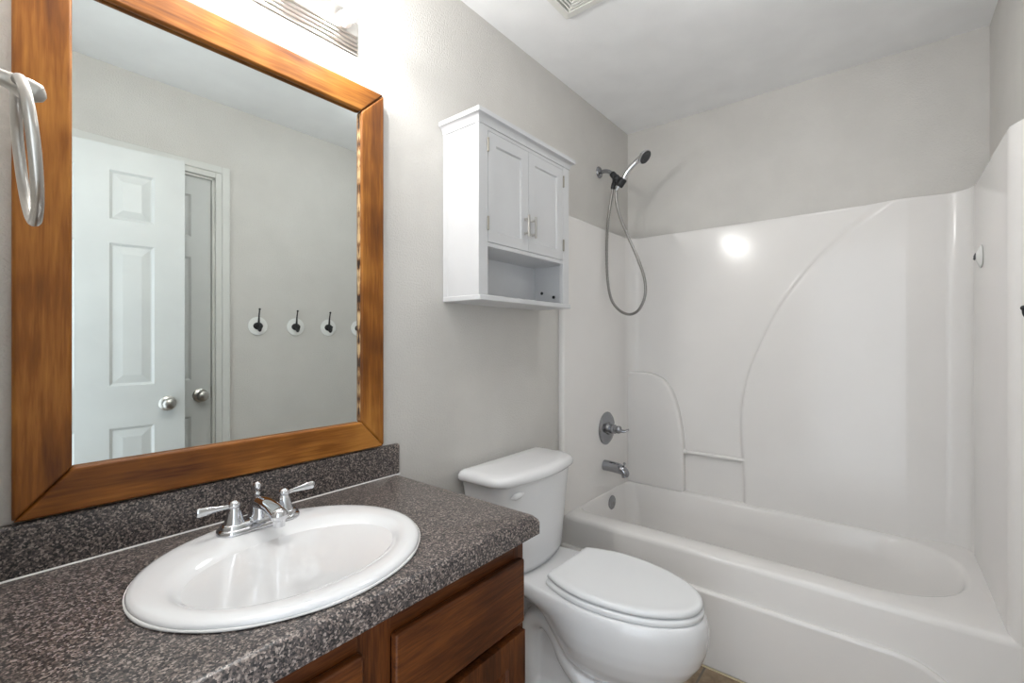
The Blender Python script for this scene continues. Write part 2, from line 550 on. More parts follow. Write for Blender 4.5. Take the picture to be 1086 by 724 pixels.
# long back panel: coved corners and a softly raised field to the right of the swept curve
cur = [(-0.641, 0.30), (-0.641, 0.41), (-0.638, 0.55), (-0.628, 0.70), (-0.626, 0.85), (-0.640, 0.97), (-0.664, 1.08), (-0.704, 1.19), (-0.77, 1.343), (-0.848, 1.474), (-0.955, 1.612), (-1.043, 1.70), (-1.14, 1.78), (-1.24, 1.86)]
cur = [(p.x, p.y) for p in catmull([(a, b, 0) for a, b in cur], 6)]
def raise_at(y, z):
    best, side = 9.0, 1.0
    for (ya, za), (yb, zb) in zip(cur[:-1], cur[1:]):
        dy, dz = yb - ya, zb - za
        t = max(0.0, min(1.0, ((y - ya) * dy + (z - za) * dz) / (dy * dy + dz * dz)))
        ey, ez = y - ya - t * dy, z - za - t * dz
        q = math.hypot(ey, ez)
        if q < best:
            best, side = q, (1.0 if dy * ez - dz * ey > 0 else -1.0)
    w = 0.009 + 0.022 * max(0.0, (z - 1.45) / 0.37) ** 2
    t = max(0.0, min(1.0, (side * best + w) / (2 * w)))
    h = t * t * (3 - 2 * t)
    return 0.024 * h * max(0.0, min(1.0, (y + 1.377) / 0.12))
plan = [(XC, YL, 0.0)] + [(x, y, 0.0) for x, y in arc(XC, YL - RC, RC, pi / 2, 0, 10)[1:]]
nY = 170
for i in range(1, nY):
    plan.append((XB, (YL - RC) + (YR + RC - YL + RC) * i / nY, 1.0))
plan += [(x, y, 0.0) for x, y in arc(XC, YR + RC, RC, 0, -pi / 2, 10)]
ZN = 170
zs = [RZ - 0.004 + (ZT - 0.008 - RZ + 0.004) * i / ZN for i in range(ZN + 1)]
bm = B()
rows = [[bm.verts.new((x - (raise_at(y, z) if k else 0.0), y, z)) for x, y, k in plan] for z in zs]
def inset(z, d):
    out = []
    for x, y, k in plan:
        h = raise_at(y, zs[-1]) if k else 0.0
        out.append(bm.verts.new((x - h + d if k or abs(y - YL) > 1e-6 else x, y, z)))
    return out
rows.append(inset(ZT - 0.003, 0.002)); rows.append(inset(ZT, 0.007)); 
rows.append([bm.verts.new((XW - 0.002 if k or XB - x < 0.05 else x, y if k or XB - x < 0.05 else (-0.002 if y > -0.5 else YS + 0.002), ZT)) for x, y, k in plan])
for a, b in zip(rows[:-1], rows[1:]):
    for i in range(len(a) - 1):
        bm.faces.new((a[i], a[i + 1], b[i + 1], b[i]))
obj('back_panel', bm, 'acrylic', tub, angle=70)
# corner column with its soap shelf
cur = [(-0.028, 1.045), (-0.12, 1.045), (-0.185, 1.036), (-0.24, 1.006), (-0.283, 0.95), (-0.315, 0.86), (-0.335, 0.76), (-0.346, 0.66), (-0.348, 0.55), (-0.348, 0.41)]
cur = [(p.x, p.y) for p in catmull([(a, b, 0) for a, b in cur], 5)]
bm = B(); prism(bm, cur + [(-0.028, 0.41)], XB - 0.045, XB + 0.01, 'x')
obj('corner_shelf', bm, 'acrylic', tub, bevel=0.014, seg=5, angle=50)
bm = B(); tube(bm, [(2.505, -0.340, 0.628), (2.505, -0.646, 0.628)], 0.010, 16)
lathe(bm, (2.505, -0.346, 0.628), (0, -1, 0), [(0.015, 0), (0.015, 0.008), (0.011, 0.012)], 16)
obj('soap_bar', bm, 'acrylic', tub, angle=50)

# ---------------------------------------------------------------- vanity
van = thing('vanity_cabinet', 'dark brown oak vanity cabinet under the speckled countertop', 'vanity', (0.44, -0.26, 0))
VX, VY, VZ = 0.872, -0.508, 0.768
bm = B()
box(bm, 0.002, 0.018, VY + 0.018, -0.002, 0.0, VZ); box(bm, VX - 0.016, VX, VY + 0.018, -0.002, 0.0, VZ)
box(bm, 0.018, VX - 0.016, -0.012, -0.002, 0.0, VZ); box(bm, 0.018, VX - 0.016, VY + 0.018, -0.012, 0.095, 0.11)
box(bm, 0.018, VX - 0.016, VY + 0.07, VY + 0.085, 0.0, 0.095)
obj('carcass', bm, 'oak_z', van)
for x0, x1 in ((0.002, 0.05), (0.425, 0.492), (VX - 0.035, VX)):
    bm = B(); box(bm, x0, x1, VY, VY + 0.018, 0.095, VZ)
    obj('stile', bm, 'oak_z', van, bevel=0.001)
for z0, z1 in ((0.705, VZ), (0.53, 0.575), (0.095, 0.13)):
    for x0, x1 in ((0.05, 0.425), (0.492, VX - 0.035)):
        bm = B(); box(bm, x0, x1, VY + 0.0006, VY + 0.018, z0, z1)
        obj('rail', bm, 'oak_x', van)
for x0, x1 in ((0.040, 0.428), (0.490, 0.856)):
    bm = B(); box(bm, x0, x1, VY - 0.019, VY - 0.0005, 0.566, 0.715)
    obj('drawer_front', bm, 'oak_x', van, bevel=0.006, seg=2)
    bm = B(); panel_slab(bm, x1 - x0, 0.44, 0.0185, [(0.06, x1 - x0 - 0.06)], [(0.06, 0.38)], groove=0.007, ramp_w=0.028, raised=0.0015, lip=0.005)
    bmesh.ops.translate(bm, vec=(x0, VY - 0.019, 0.108), verts=bm.verts)
    dr = obj('door', bm, 'oak_z', van, angle=8)
    hxx = x1 + 0.004 if x0 > 0.3 else x0 - 0.004
    for z in (0.47, 0.17):
        bm = B(); tube(bm, [(hxx, VY - 0.005, z - 0.022), (hxx, VY - 0.005, z + 0.022)], 0.004, 10)
        obj('hinge', bm, 'dark', dr)

# countertop with a hole for the sink, and its backsplash
SCX, SCY, SAX, SAY = 0.42, -0.30, 0.248, 0.222
CXR, CYF, CZ = 0.885, -0.548, 0.814
def ell(cx, cy, ax, ay, z, angs): return [(cx + ax * cos(a), cy + ay * sin(a), z) for a in angs]
def rect_by_angle(cx, cy, x0, x1, y0, y1, z, angs):
    out = []
    for a in angs:
        c, s = cos(a), sin(a)
        t = min([((x1 - cx) / c) if c > 1e-9 else 9e9, ((x0 - cx) / c) if c < -1e-9 else 9e9, ((y1 - cy) / s) if s > 1e-9 else 9e9, ((y0 - cy) / s) if s < -1e-9 else 9e9])
        out.append((cx + c * t, cy + s * t, z))
    return out
angs = [2 * pi * k / 120 for k in range(120)]
for (x, y) in ((0.002, -0.002), (CXR, -0.002), (CXR, CYF), (0.002, CYF)):
    angs.append(math.atan2(y - SCY, x - SCX) % (2 * pi))
angs = sorted(angs)
ct = thing('countertop', 'dark grey speckled laminate countertop on the vanity', 'countertop', (0.44, -0.27, 0.768))
bm = B()
def CR(i, z): return rect_by_angle(SCX, SCY, 0.002, CXR - i, CYF + i, -0.002, z, angs)
E_ = lambda z: ell(SCX, SCY - 0.012, 0.225, 0.193, z, angs)
loft(bm, [E_(0.770), E_(CZ), CR(0.020, CZ), CR(0.012, CZ - 0.0015), CR(0.006, CZ - 0.005), CR(0.002, CZ - 0.011), CR(0, CZ - 0.019), CR(0, 0.768), CR(0.02, 0.768)], closed=True)
obj('worktop', bm, 'counter', ct, angle=50)
bm = B(); box(bm, 0.002, CXR, -0.021, -0.002, CZ, 0.907)
obj('backsplash', bm, 'counter', ct, bevel=0.007, seg=3)
bm = B(); tube(bm, [(0.004, -0.022, CZ + 0.0005), (CXR - 0.002, -0.022, CZ + 0.0005)], 0.0022, 8)
obj('caulk_bead', bm, 'caulk', ct)

# sink
sk = thing('sink', 'oval white drop-in basin set in the dark countertop', 'sink', (SCX, SCY, CZ))
an = [2 * pi * k / 96 for k in range(96)]
bm = B()
BY = -0.333
e = lambda cy, ax, ay, z: ell(SCX, cy, ax, ay, z, an)
loft(bm, [e(SCY, SAX - 0.006, SAY - 0.006, CZ + 0.0005), e(SCY, SAX - 0.001, SAY - 0.001, CZ + 0.003), e(SCY, SAX, SAY, CZ + 0.007), e(SCY, SAX - 0.003, SAY - 0.003, CZ + 0.0115),
          e(SCY - 0.001, SAX - 0.010, SAY - 0.010, CZ + 0.0140), e(SCY - 0.004, SAX - 0.022, SAY - 0.020, CZ + 0.0150),
          e(SCY - 0.008, 0.219, 0.196, CZ + 0.0150), e(BY + 0.013, 0.210, 0.168, CZ + 0.0144), e(BY + 0.010, 0.203, 0.156, CZ + 0.0125), e(BY + 0.007, 0.196, 0.143, CZ + 0.0085), e(BY + 0.004, 0.188, 0.130, CZ + 0.0025), e(BY + 0.002, 0.178, 0.117, CZ - 0.007), e(BY, 0.165, 0.104, CZ - 0.022), e(BY, 0.148, 0.091, CZ - 0.043),
          e(BY, 0.126, 0.077, CZ - 0.068), e(BY, 0.100, 0.063, CZ - 0.092), e(BY, 0.070, 0.047, CZ - 0.113), e(BY, 0.042, 0.033, CZ - 0.126), e(BY, 0.024, 0.024, CZ - 0.131)])
obj('basin', bm, 'porcelain', sk, angle=70)
bm = B(); tube(bm, [(SCX + (SAX + 0.0005) * cos(a), SCY + (SAY + 0.0005) * sin(a), CZ + 0.0034) for a in an], [0.0022 + 0.0009 * sin(7 * a) * sin(3 * a + 1) for a in an], 8, closed=True)
obj('caulk_bead', bm, 'caulk', sk, angle=80)
bm = B(); lathe(bm, (SCX, BY, CZ - 0.1308), (0, 0, 1), [(0.0, 0), (0.023, 0), (0.023, 0.002), (0.018, 0.003), (0.016, 0.001), (0.0, 0.001)], 28)
obj('drain', bm, 'chrome', sk)

# faucet
FX, FY, FZ = 0.428, -0.135, CZ + 0.0152
fc = thing('faucet', 'chrome two-handle faucet on the back rim of the sink', 'faucet', (FX, FY, FZ))
def stad(hl, hw, z, n=16):
    out = []
    for sx, a0 in ((1, -pi / 2), (-1, pi / 2)):
        for i in range(n + 1):
            a = a0 + pi * i / n
            out.append((FX + sx * (hl - hw) + hw * cos(a), FY + hw * sin(a), FZ + z))
    return out
bm = B()
loft(bm, [stad(0.083, 0.029, -0.0012), stad(0.083, 0.029, 0.006), stad(0.081, 0.027, 0.009), stad(0.077, 0.0235, 0.010), stad(0.076, 0.0225, 0.016), stad(0.073, 0.0195, 0.019), stad(0.06, 0.01, 0.0195)])
obj('base_plate', bm, 'chrome', fc, angle=50)
for s in (-1, 1):
    hxp = FX + s * 0.0508
    bm = B()
    lathe(bm, (hxp, FY, FZ + 0.016), (0, 0, 1), [(0.020, 0), (0.0205, 0.003), (0.0175, 0.007), (0.0165, 0.012), (0.0135, 0.024), (0.0105, 0.032), (0.0095, 0.034), (0.0118, 0.037), (0.012, 0.041), (0.0085, 0.046), (0.0055, 0.0475), (0.0, 0.049)])
    hd = obj('handle', bm, 'chrome', fc, angle=50)
    bm = B()
    path = [(hxp + s * d, FY - 0.003 * d / 0.07, FZ + 0.0535 + z) for d, z in ((0.006, 0.0), (0.02, 0.001), (0.036, 0.002), (0.052, 0.003), (0.064, 0.0035), (0.068, 0.0036))]
    tube(bm, catmull(path, 5), [0.0050, 0.0046, 0.0062, 0.0086, 0.0094, 0.0075], 16, flat=(0.62, 1.0))
    obj('lever', bm, 'chrome', hd, angle=60)
bm = B()
lathe(bm, (FX, FY, FZ + 0.016), (0, 0, 1), [(0.025, 0), (0.0255, 0.004), (0.022, 0.008), (0.0205, 0.014), (0.019, 0.024), (0.017, 0.032), (0.012, 0.038), (0.0, 0.040)])
path = [(FX, FY + 0.012, FZ + 0.038), (FX, FY - 0.004, FZ + 0.047), (FX, FY - 0.03, FZ + 0.050), (FX, FY - 0.058, FZ + 0.048), (FX, FY - 0.080, FZ + 0.043), (FX, FY - 0.090, FZ + 0.040)]
tube(bm, catmull(path, 6), [0.009, 0.0155, 0.0145, 0.0135, 0.014, 0.0145], 20, flat=(1.2, 0.85))
sphere(bm, (FX, FY - 0.089, FZ + 0.0395), 0.0155, 20, 1.08, 1, 0.95)
lathe(bm, (FX, FY - 0.089, FZ + 0.036), (0, 0, -1), [(0.0, 0), (0.012, 0), (0.0115, 0.018), (0.009, 0.0185), (0.0, 0.0185)], 20)
obj('spout', bm, 'chrome', fc, angle=60)
bm = B()
lathe(bm, (FX, FY + 0.014, FZ + 0.016), (0, 0, 1), [(0.003, 0), (0.003, 0.032), (0.006, 0.034), (0.006, 0.037), (0.0035, 0.040), (0.0065, 0.045), (0.0065, 0.048), (0.0035, 0.052), (0.005, 0.056), (0.0085, 0.061), (0.0085, 0.066), (0.005, 0.071), (0.0, 0.0725)], 20)
obj('lift_rod', bm, 'chrome', fc, angle=50)

# ---------------------------------------------------------------- framed mirror
MX0, MX1, MZ0, MZ1, FWD = 0.072, 0.822, 0.911, 1.952, 0.0755
mir = thing('mirror', 'large wall mirror in a wide stained wood frame above the sink', 'mirror', ((MX0 + MX1) / 2, 0, MZ0))
bm = B(); box(bm, MX0 + 0.05, MX1 - 0.05, -0.012, -0.006, MZ0 + 0.05, MZ1 - 0.05)
obj('glass', bm, 'mirror', mir, smooth=False)
def rail(name, pts, mat):
    bm = B(); prism(bm, pts, -0.027, -0.0125, 'y')
    return obj(name, bm, mat, mir, bevel=0.006, seg=3, angle=30)
g = 0.0003
a0, a1, b0, b1, f, fb = MX0, MX1, MZ0, MZ1, FWD, 0.081
rail('frame_stile', [(a0, b0 + g), (a0 + f, b0 + fb + g), (a0 + f, b1 - f - g), (a0, b1 - g)], 'pine_z')
rail('frame_stile', [(a1, b0 + g), (a1, b1 - g), (a1 - f, b1 - f - g), (a1 - f, b0 + fb + g)], 'pine_z')
rail('frame_rail', [(a0 + g, b0), (a1 - g, b0), (a1 - f - g, b0 + fb), (a0 + f + g, b0 + fb)], 'pine_x')
rail('frame_rail', [(a0 + g, b1), (a0 + f + g, b1 - f), (a1 - f - g, b1 - f), (a1 - g, b1)], 'pine_x')
bm = B()
box(bm, a0 + 0.004, a0 + 0.05, -0.0125, -0.001, b0 + 0.004, b1 - 0.004); box(bm, a1 - 0.05, a1 - 0.004, -0.0125, -0.001, b0 + 0.004, b1 - 0.004)
box(bm, a0 + 0.05, a1 - 0.05, -0.0125, -0.001, b0 + 0.004, b0 + 0.05); box(bm, a0 + 0.05, a1 - 0.05, -0.0125, -0.001, b1 - 0.05, b1 - 0.004)
obj('backing', bm, 'pine_z', mir)

mm, nt, N, L, P = new_mat('chipped_wood')
tc = N.new('ShaderNodeTexCoord')
mp = N.new('ShaderNodeMapping'); mp.inputs['Scale'].default_value = (60, 60, 22)
nz = N.new('ShaderNodeTexNoise'); nz.inputs['Scale'].default_value = 1.0; nz.inputs['Detail'].default_value = 4.0
L.new(tc.outputs['Object'], mp.inputs['Vector']); L.new(mp.outputs['Vector'], nz.inputs['Vector'])
r = ramp(N, [(0.40, lin(46, 24, 8)), (0.46, lin(120, 76, 34)), (0.56, lin(206, 172, 128))])
L.new(nz.outputs['Fac'], r.inputs['Fac']); L.new(r.outputs['Color'], P.inputs['Base Color'])
P.inputs['Roughness'].default_value = 0.7
bm = B(); box(bm, a1 - f - 0.0006, a1 - f + 0.004, -0.0195, -0.0122, b0 + fb + 0.004, b1 - f - 0.004)
tag(obj('chipped_edge', bm, mm, mir), 'chipped inner edge of the right frame stile showing raw wood')

# ---------------------------------------------------------------- vanity light bar
LX0, LX1, LZ = 0.165, 0.748, 2.098
vl = thing('vanity_light', 'brushed nickel bath light bar with round bulbs above the mirror', 'light fixture', ((LX0 + LX1) / 2, 0, LZ))
bm = B()
for hh, ins, y in ((0.056, 0.0, 0.010), (0.050, 0.005, 0.018), (0.044, 0.010, 0.026), (0.038, 0.015, 0.034), (0.032, 0.020, 0.041)):
    box(bm, LX0 + ins, LX1 - ins, -y, -0.001, LZ - hh, LZ + hh)
obj('back_bar', bm, 'nickel', vl, bevel=0.0035, seg=3)
for k in range(4):
    x = 0.682 - 0.152 * k
    bm = B(); lathe(bm, (x, -0.041, LZ - 0.004), (0, -1, 0), [(0.0, 0), (0.021, 0), (0.021, 0.004), (0.0185, 0.006), (0.0185, 0.032), (0.016, 0.034), (0.0, 0.034)])
    so = obj('socket', bm, 'socket', vl, angle=40)
    bm = B(); lathe(bm, (x, -0.072, LZ - 0.004), (0, -1, 0), [(0.0, 0), (0.0135, 0), (0.015, 0.006), (0.022, 0.012), (0.031, 0.020), (0.0375, 0.032), (0.0395, 0.045), (0.0375, 0.058), (0.031, 0.070), (0.020, 0.079), (0.009, 0.0835), (0.0, 0.0845)], 28)
    bu = obj('bulb', bm, 'bulb', vl, angle=60)
    bm = B(); sphere(bm, (x, -0.116, LZ - 0.004), 0.005, 16, 1, 1.3, 1)
    obj('filament', bm, 'filament', bu, angle=180)

# ---------------------------------------------------------------- added fill lamp, out of view, to brighten the tub side
cl = thing('fill_lamp', 'added unseen fill light, a round dome with glowing diffuser over the middle of the bathroom', 'fill lamp', (1.50, -0.88, ZC))
bm = B(); lathe(bm, (1.50, -0.88, ZC - 0.0005), (0, 0, -1), [(0.0, 0), (0.118, 0), (0.122, 0.004), (0.122, 0.018), (0.116, 0.022), (0.0, 0.022)], 48)
obj('fill_lamp_base', bm, 'nickel', cl, angle=40)
bm = B(); lathe(bm, (1.50, -0.88, ZC - 0.022), (0, 0, -1), [(0.112, 0), (0.110, 0.012), (0.098, 0.028), (0.07, 0.042), (0.035, 0.049), (0.0, 0.051)], 48)
obj('diffuser', bm, 'diffuser', cl, angle=80)

# ---------------------------------------------------------------- towel ring
RY, RZ_ = -0.545, 1.463
tr = thing('towel_ring', 'brushed nickel towel ring on the wall beside the mirror', 'towel ring', (0.0, RY, RZ_))
bm = B(); lathe(bm, (0.001, RY, RZ_), (1, 0, 0), [(0.0, 0), (0.026, 0), (0.026, 0.004), (0.021, 0.009), (0.012, 0.013), (0.0, 0.014)])
obj('mounting_plate', bm, 'nickel', tr, angle=45)
bm = B(); tube(bm, catmull([(0.01, RY, RZ_ + 0.002), (0.024, RY, RZ_ + 0.005), (0.036, RY, RZ_ + 0.004), (0.047, RY, RZ_ + 0.001), (0.056, RY, RZ_ - 0.002), (0.0615, RY, RZ_ - 0.005)], 5), [0.010, 0.007, 0.0075, 0.0105, 0.0105, 0.003], 18)
obj('post', bm, 'nickel', tr, angle=60)
bm = B()
RR = 0.064
c = Vector((0.053, RY, RZ_ - RR + 0.004))
ring_pts = []
for k in range(64):
    a = 2 * pi * k / 64
    ring_pts.append(c + Vector((-0.004 - 0.006 * cos(a) + 0.0012 * sin(a), RR * sin(a), RR * cos(a))))
tube(bm, ring_pts, 0.0046, 12, closed=True)
obj('ring', bm, 'nickel', tr, angle=80)

# ---------------------------------------------------------------- white wall cabinet
KX0, KX1, KZ0, KZ1, KD = 1.081, 1.622, 1.355, 1.932, -0.168
wc = thing('wall_cabinet', 'white two-door wall cabinet with an open cubby over the toilet', 'cabinet', ((KX0 + KX1) / 2, 0, KZ0))
bm = B()
box(bm, KX0, KX0 + 0.015, KD + 0.016, -0.001, KZ0 + 0.018, KZ1); box(bm, KX1 - 0.015, KX1, KD + 0.016, -0.001, KZ0 + 0.018, KZ1)
box(bm, KX0 - 0.0015, KX0, -0.024, -0.001, KZ0 + 0.018, KZ1); box(bm, KX1, KX1 + 0.0015, -0.024, -0.001, KZ0 + 0.018, KZ1)
box(bm, KX0 + 0.015, KX1 - 0.015, KD + 0.016, -0.001, KZ1 - 0.015, KZ1)
obj('carcass', bm, 'cabinet', wc, bevel=0.0008)
bm = B(); box(bm, KX0 + 0.015, KX1 - 0.015, -0.006, -0.001, KZ0 + 0.018, KZ1 - 0.015)
obj('back_board', bm, 'cabinet_inside', wc)
bm = B(); box(bm, KX0 + 0.015, KX1 - 0.015, KD + 0.018, -0.006, 1.534, 1.547)
obj('shelf', bm, 'cabinet', wc, bevel=0.001)
bm = B()
box(bm, KX0 - 0.001, KX0 + 0.043, KD - 0.001, KD + 0.016, KZ0 + 0.018, KZ1); box(bm, KX1 - 0.043, KX1 + 0.001, KD - 0.001, KD + 0.016, KZ0 + 0.018, KZ1)
box(bm, KX0 + 0.043, KX1 - 0.043, KD, KD + 0.016, 1.916, KZ1); box(bm, KX0 + 0.043, KX1 - 0.043, KD, KD + 0.016, 1.534, 1.5485)
obj('face_frame', bm, 'cabinet', wc, bevel=0.0012)
bm = B(); box(bm, KX0 - 0.004, KX1 + 0.004, KD - 0.010, -0.001, KZ0, KZ0 + 0.018)
obj('bottom_board', bm, 'cabinet', wc, bevel=0.004, seg=3)
bm = B()
def kr(o, z): return [(KX0 - o, KD - o, z), (KX1 + o, KD - o, z), (KX1 + o, -0.001, z), (KX0 - o, -0.001, z)]
loft(bm, [kr(0.001, KZ1 - 0.004), kr(0.004, KZ1 - 0.004), kr(0.004, KZ1), kr(0.0055, KZ1 + 0.006), kr(0.0095, KZ1 + 0.013), kr(0.0155, KZ1 + 0.019), kr(0.0175, KZ1 + 0.0195), kr(0.0215, KZ1 + 0.021), kr(0.0215, KZ1 + 0.036)])
obj('crown_moulding', bm, 'cabinet', wc, bevel=0.001, angle=60)
KM = 1.346
DZ0, DZ1 = 1.550, 1.9145
for x0, x1, s in ((KX0 + 0.0445, KM - 0.0008, 1), (KM + 0.0008, KX1 - 0.0445, -1)):
    bm = B(); panel_slab(bm, x1 - x0, DZ1 - DZ0, 0.015, [(0.040, x1 - x0 - 0.040)], [(0.038, DZ1 - DZ0 - 0.038)], groove=0.006, ramp_w=0, lip=0.004)
    bmesh.ops.translate(bm, vec=(x0, KD - 0.0005, DZ0), verts=bm.verts)
    dr = obj('door', bm, 'cabinet', wc, angle=20)
    hx_ = x1 - 0.020 if s > 0 else x0 + 0.020
    bm = B()
    for z in (1.612, 1.664):
        lathe(bm, (hx_, KD, z), (0, -1, 0), [(0.0055, 0), (0.004, 0.003), (0.0035, 0.018)], 12)
    tube(bm, [(hx_, KD - 0.019, 1.599), (hx_, KD - 0.019, 1.677)], 0.0046, 12)
    obj('handle', bm, 'nickel', dr, angle=50)
    ex = x0 - 0.0025 if s > 0 else x1 + 0.0025
    for z in (1.610, 1.868):
        bm = B(); tube(bm, [(ex, KD - 0.0035, z - 0.019), (ex, KD - 0.0035, z + 0.019)], 0.0036, 10)
        sphere(bm, (ex, KD - 0.0035, z - 0.02), 0.0042, 10); sphere(bm, (ex, KD - 0.0035, z + 0.02), 0.0042, 10)
        obj('hinge', bm, 'brass', dr, angle=60)
for y, z in ((-0.045, 1.425), (-0.105, 1.405)):
    bm = B(); lathe(bm, (KX1 - 0.0155, y, z), (-1, 0, 0), [(0.0, 0), (0.0065, 0), (0.0065, 0.002), (0.0, 0.003)], 16)
    obj('screw_cap', bm, 'black', wc)

# ---------------------------------------------------------------- ceiling vent
vx0, vx1, vy0, vy1 = 1.215, 1.472, -0.512, -0.252
ev = thing('ceiling_vent', 'square ivory exhaust vent grille on the ceiling', 'vent', ((vx0 + vx1) / 2, (vy0 + vy1) / 2, ZC))
def ring(bm, i, w, z0, z1):
    a = rr_loop(vx0 + i, vx1 - i, vy0 + i, vy1 - i, 0.004, 0, 2)
    b = rr_loop(vx0 + i + w, vx1 - i - w, vy0 + i + w, vy1 - i - w, 0.002, 0, 2)
    S_ = lambda lp, z: [(x, y, z) for x, y, _ in lp]
    loft(bm, [S_(a, z1), S_(a, z0 + 0.004) if w > 0.015 else S_(a, z0), S_(b, z0), S_(b, z1)], closed=True)
bm = B(); ring(bm, 0, 0.028, ZC - 0.018, ZC - 0.001); obj('frame', bm, 'vent', ev)
bm = B(); box(bm, vx0 + 0.027, vx1 - 0.027, vy0 + 0.027, vy1 - 0.027, ZC - 0.003, ZC - 0.0015); obj('duct_opening', bm, 'dark', ev)
k = 0.0355
while k < 0.118:
    bm = B(); ring(bm, k, 0.006, ZC - 0.016, ZC - 0.004); obj('louver', bm, 'vent', ev)
    k += 0.0125
bm = B()
cxv, cyv = (vx0 + vx1) / 2, (vy0 + vy1) / 2
for sx in (-1, 1):
    for sy in (-1, 1):
        tube(bm, [(cxv + sx * 0.102, cyv + sy * 0.102, ZC - 0.007), (cxv + sx * 0.005, cyv + sy * 0.005, ZC - 0.007)], 0.003, 6)
obj('grille_brace', bm, 'vent', ev)

# ---------------------------------------------------------------- shower fittings
SX = 2.194
sh = thing('hand_shower', 'chrome hand shower with looped metal hose on the wall over the tub', 'shower', (SX, 0, 2.119))
bm = B(); lathe(bm, (SX, -0.001, 2.119), (0, -1, 0), [(0.0, 0), (0.031, 0), (0.031, 0.003), (0.026, 0.009), (0.015, 0.013), (0.0, 0.014)])
obj('flange', bm, 'dark_reflection_chrome', sh, angle=45)
bm = B(); tube(bm, catmull([(SX, -0.008, 2.119), (SX, -0.040, 2.117), (SX, -0.066, 2.106), (SX, -0.085, 2.086)], 6), 0.0105, 16)
obj('shower_arm', bm, 'dark_reflection_chrome', sh, angle=60)
bm = B()
dA = Vector((0, -0.62, -0.78)).normalized()
pA = Vector((SX, -0.078, 2.095))
lathe(bm, pA, dA, [(0.0, 0), (0.0155, 0), (0.0165, 0.004), (0.0165, 0.022), (0.0145, 0.025), (0.0195, 0.030), (0.0195, 0.050), (0.015, 0.055), (0.013, 0.062), (0.0, 0.064)], 24)
# clamp that grips the handle
pc = Vector((SX, -0.128, 2.038))
dW = Vector((0.02, -0.62, 0.78)).normalized()
lathe(bm, pc - dW * 0.022, dW, [(0.0, 0), (0.018, 0), (0.0205, 0.004), (0.0215, 0.040), (0.019, 0.044), (0.0, 0.044)], 24)
sphere(bm, pc + Vector((0, 0.018, 0.006)), 0.019, 18)
# hose outlet nut
lathe(bm, (SX, -0.092, 2.062), (0, 0.22, -1), [(0.0, 0), (0.010, 0), (0.0105, 0.02), (0.012, 0.022), (0.012, 0.046), (0.009, 0.05), (0.0, 0.051)], 20)
obj('bracket', bm, 'black', sh, angle=45)
bm = B()
wp = [pc - dW * 0.045, pc - dW * 0.02, pc + dW * 0.03, Vector((SX, -0.170, 2.092)), Vector((SX + 0.002, -0.205, 2.122)), Vector((SX + 0.004, -0.238, 2.141))]
tube(bm, catmull(wp, 6), [0.0085, 0.0115, 0.0125, 0.0125, 0.0125, 0.0165], 18)
obj('handle', bm, 'chrome', sh, angle=60)
bm = B()
hd = Vector((-0.05, -0.72, -0.62)).normalized()
hc = Vector((SX + 0.004, -0.252, 2.142))
lathe(bm, hc - hd * 0.022, hd, [(0.0, 0), (0.012, 0.001), (0.024, 0.006), (0.033, 0.014), (0.037, 0.022), (0.037, 0.027), (0.034, 0.029)], 28)
hdo = obj('spray_head', bm, 'chrome', sh, angle=50)
bm = B()
lathe(bm, hc + hd * 0.0068, hd, [(0.0, 0), (0.0335, 0), (0.0335, 0.003), (0.029, 0.0045), (0.022, 0.0035), (0.0, 0.0045)], 28)
for i in range(12):
    a = 2 * pi * i / 12
    s_, u_, _ = frame_for(hd)
    for rr_ in (0.0255, 0.014):
        sphere(bm, hc + hd * 0.0108 + (s_ * cos(a) + u_ * sin(a)) * rr_, 0.0022, 6)
obj('spray_face', bm, 'spray', hdo, angle=50)
# the hose hangs in the plane of the arm, an upright loop
hose_yz = [(-0.081, 2.018), (-0.072, 1.965), (-0.058, 1.889), (-0.049, 1.789), (-0.046, 1.674), (-0.051, 1.544), (-0.072, 1.442), (-0.115, 1.383), (-0.168, 1.358), (-0.215, 1.371), (-0.246, 1.415), (-0.259, 1.472), (-0.251, 1.541), (-0.218, 1.637), (-0.166, 1.755), (-0.122, 1.863), (-0.102, 1.944)]
pts = [(SX + 0.002, y, z) for y, z in hose_yz]
pts.append(tuple(pc - dW * 0.046 + Vector((0, -0.002, 0))))
hp = catmull(pts, 14)
rad = [0.0070 + (0.0006 if i % 2 else -0.0004) for i in range(len(hp))]
bm = B(); tube(bm, hp, rad, 12)
obj('hose', bm, 'steel', sh, angle=80)

vv = thing('shower_valve', 'chrome shower valve with single lever and round plate', 'valve', (2.222, YL, 0.757))
bm = B(); lathe(bm, (2.222, YL, 0.757), (0, -1, 0), [(0.0, 0), (0.087, 0), (0.087, 0.003), (0.080, 0.009), (0.060, 0.013), (0.050, 0.012), (0.034, 0.014), (0.030, 0.026), (0.0, 0.028)], 48)
obj('escutcheon', bm, 'dark_reflection_chrome', vv, angle=40)
bm = B(); lathe(bm, (2.222, YL - 0.024, 0.757), (0, -1, 0), [(0.0, 0), (0.024, 0), (0.024, 0.028), (0.020, 0.03), (0.020, 0.052), (0.016, 0.058), (0.0, 0.06)], 28)
tube(bm, catmull([(2.222, YL - 0.070, 0.757), (2.224, YL - 0.088, 0.752), (2.228, YL - 0.104, 0.752), (2.232, YL - 0.122, 0.762)], 5), [0.014, 0.012, 0.010, 0.007], 16, flat=(1.3, 0.7))
obj('lever', bm, 'dark_reflection_chrome', vv, angle=45)

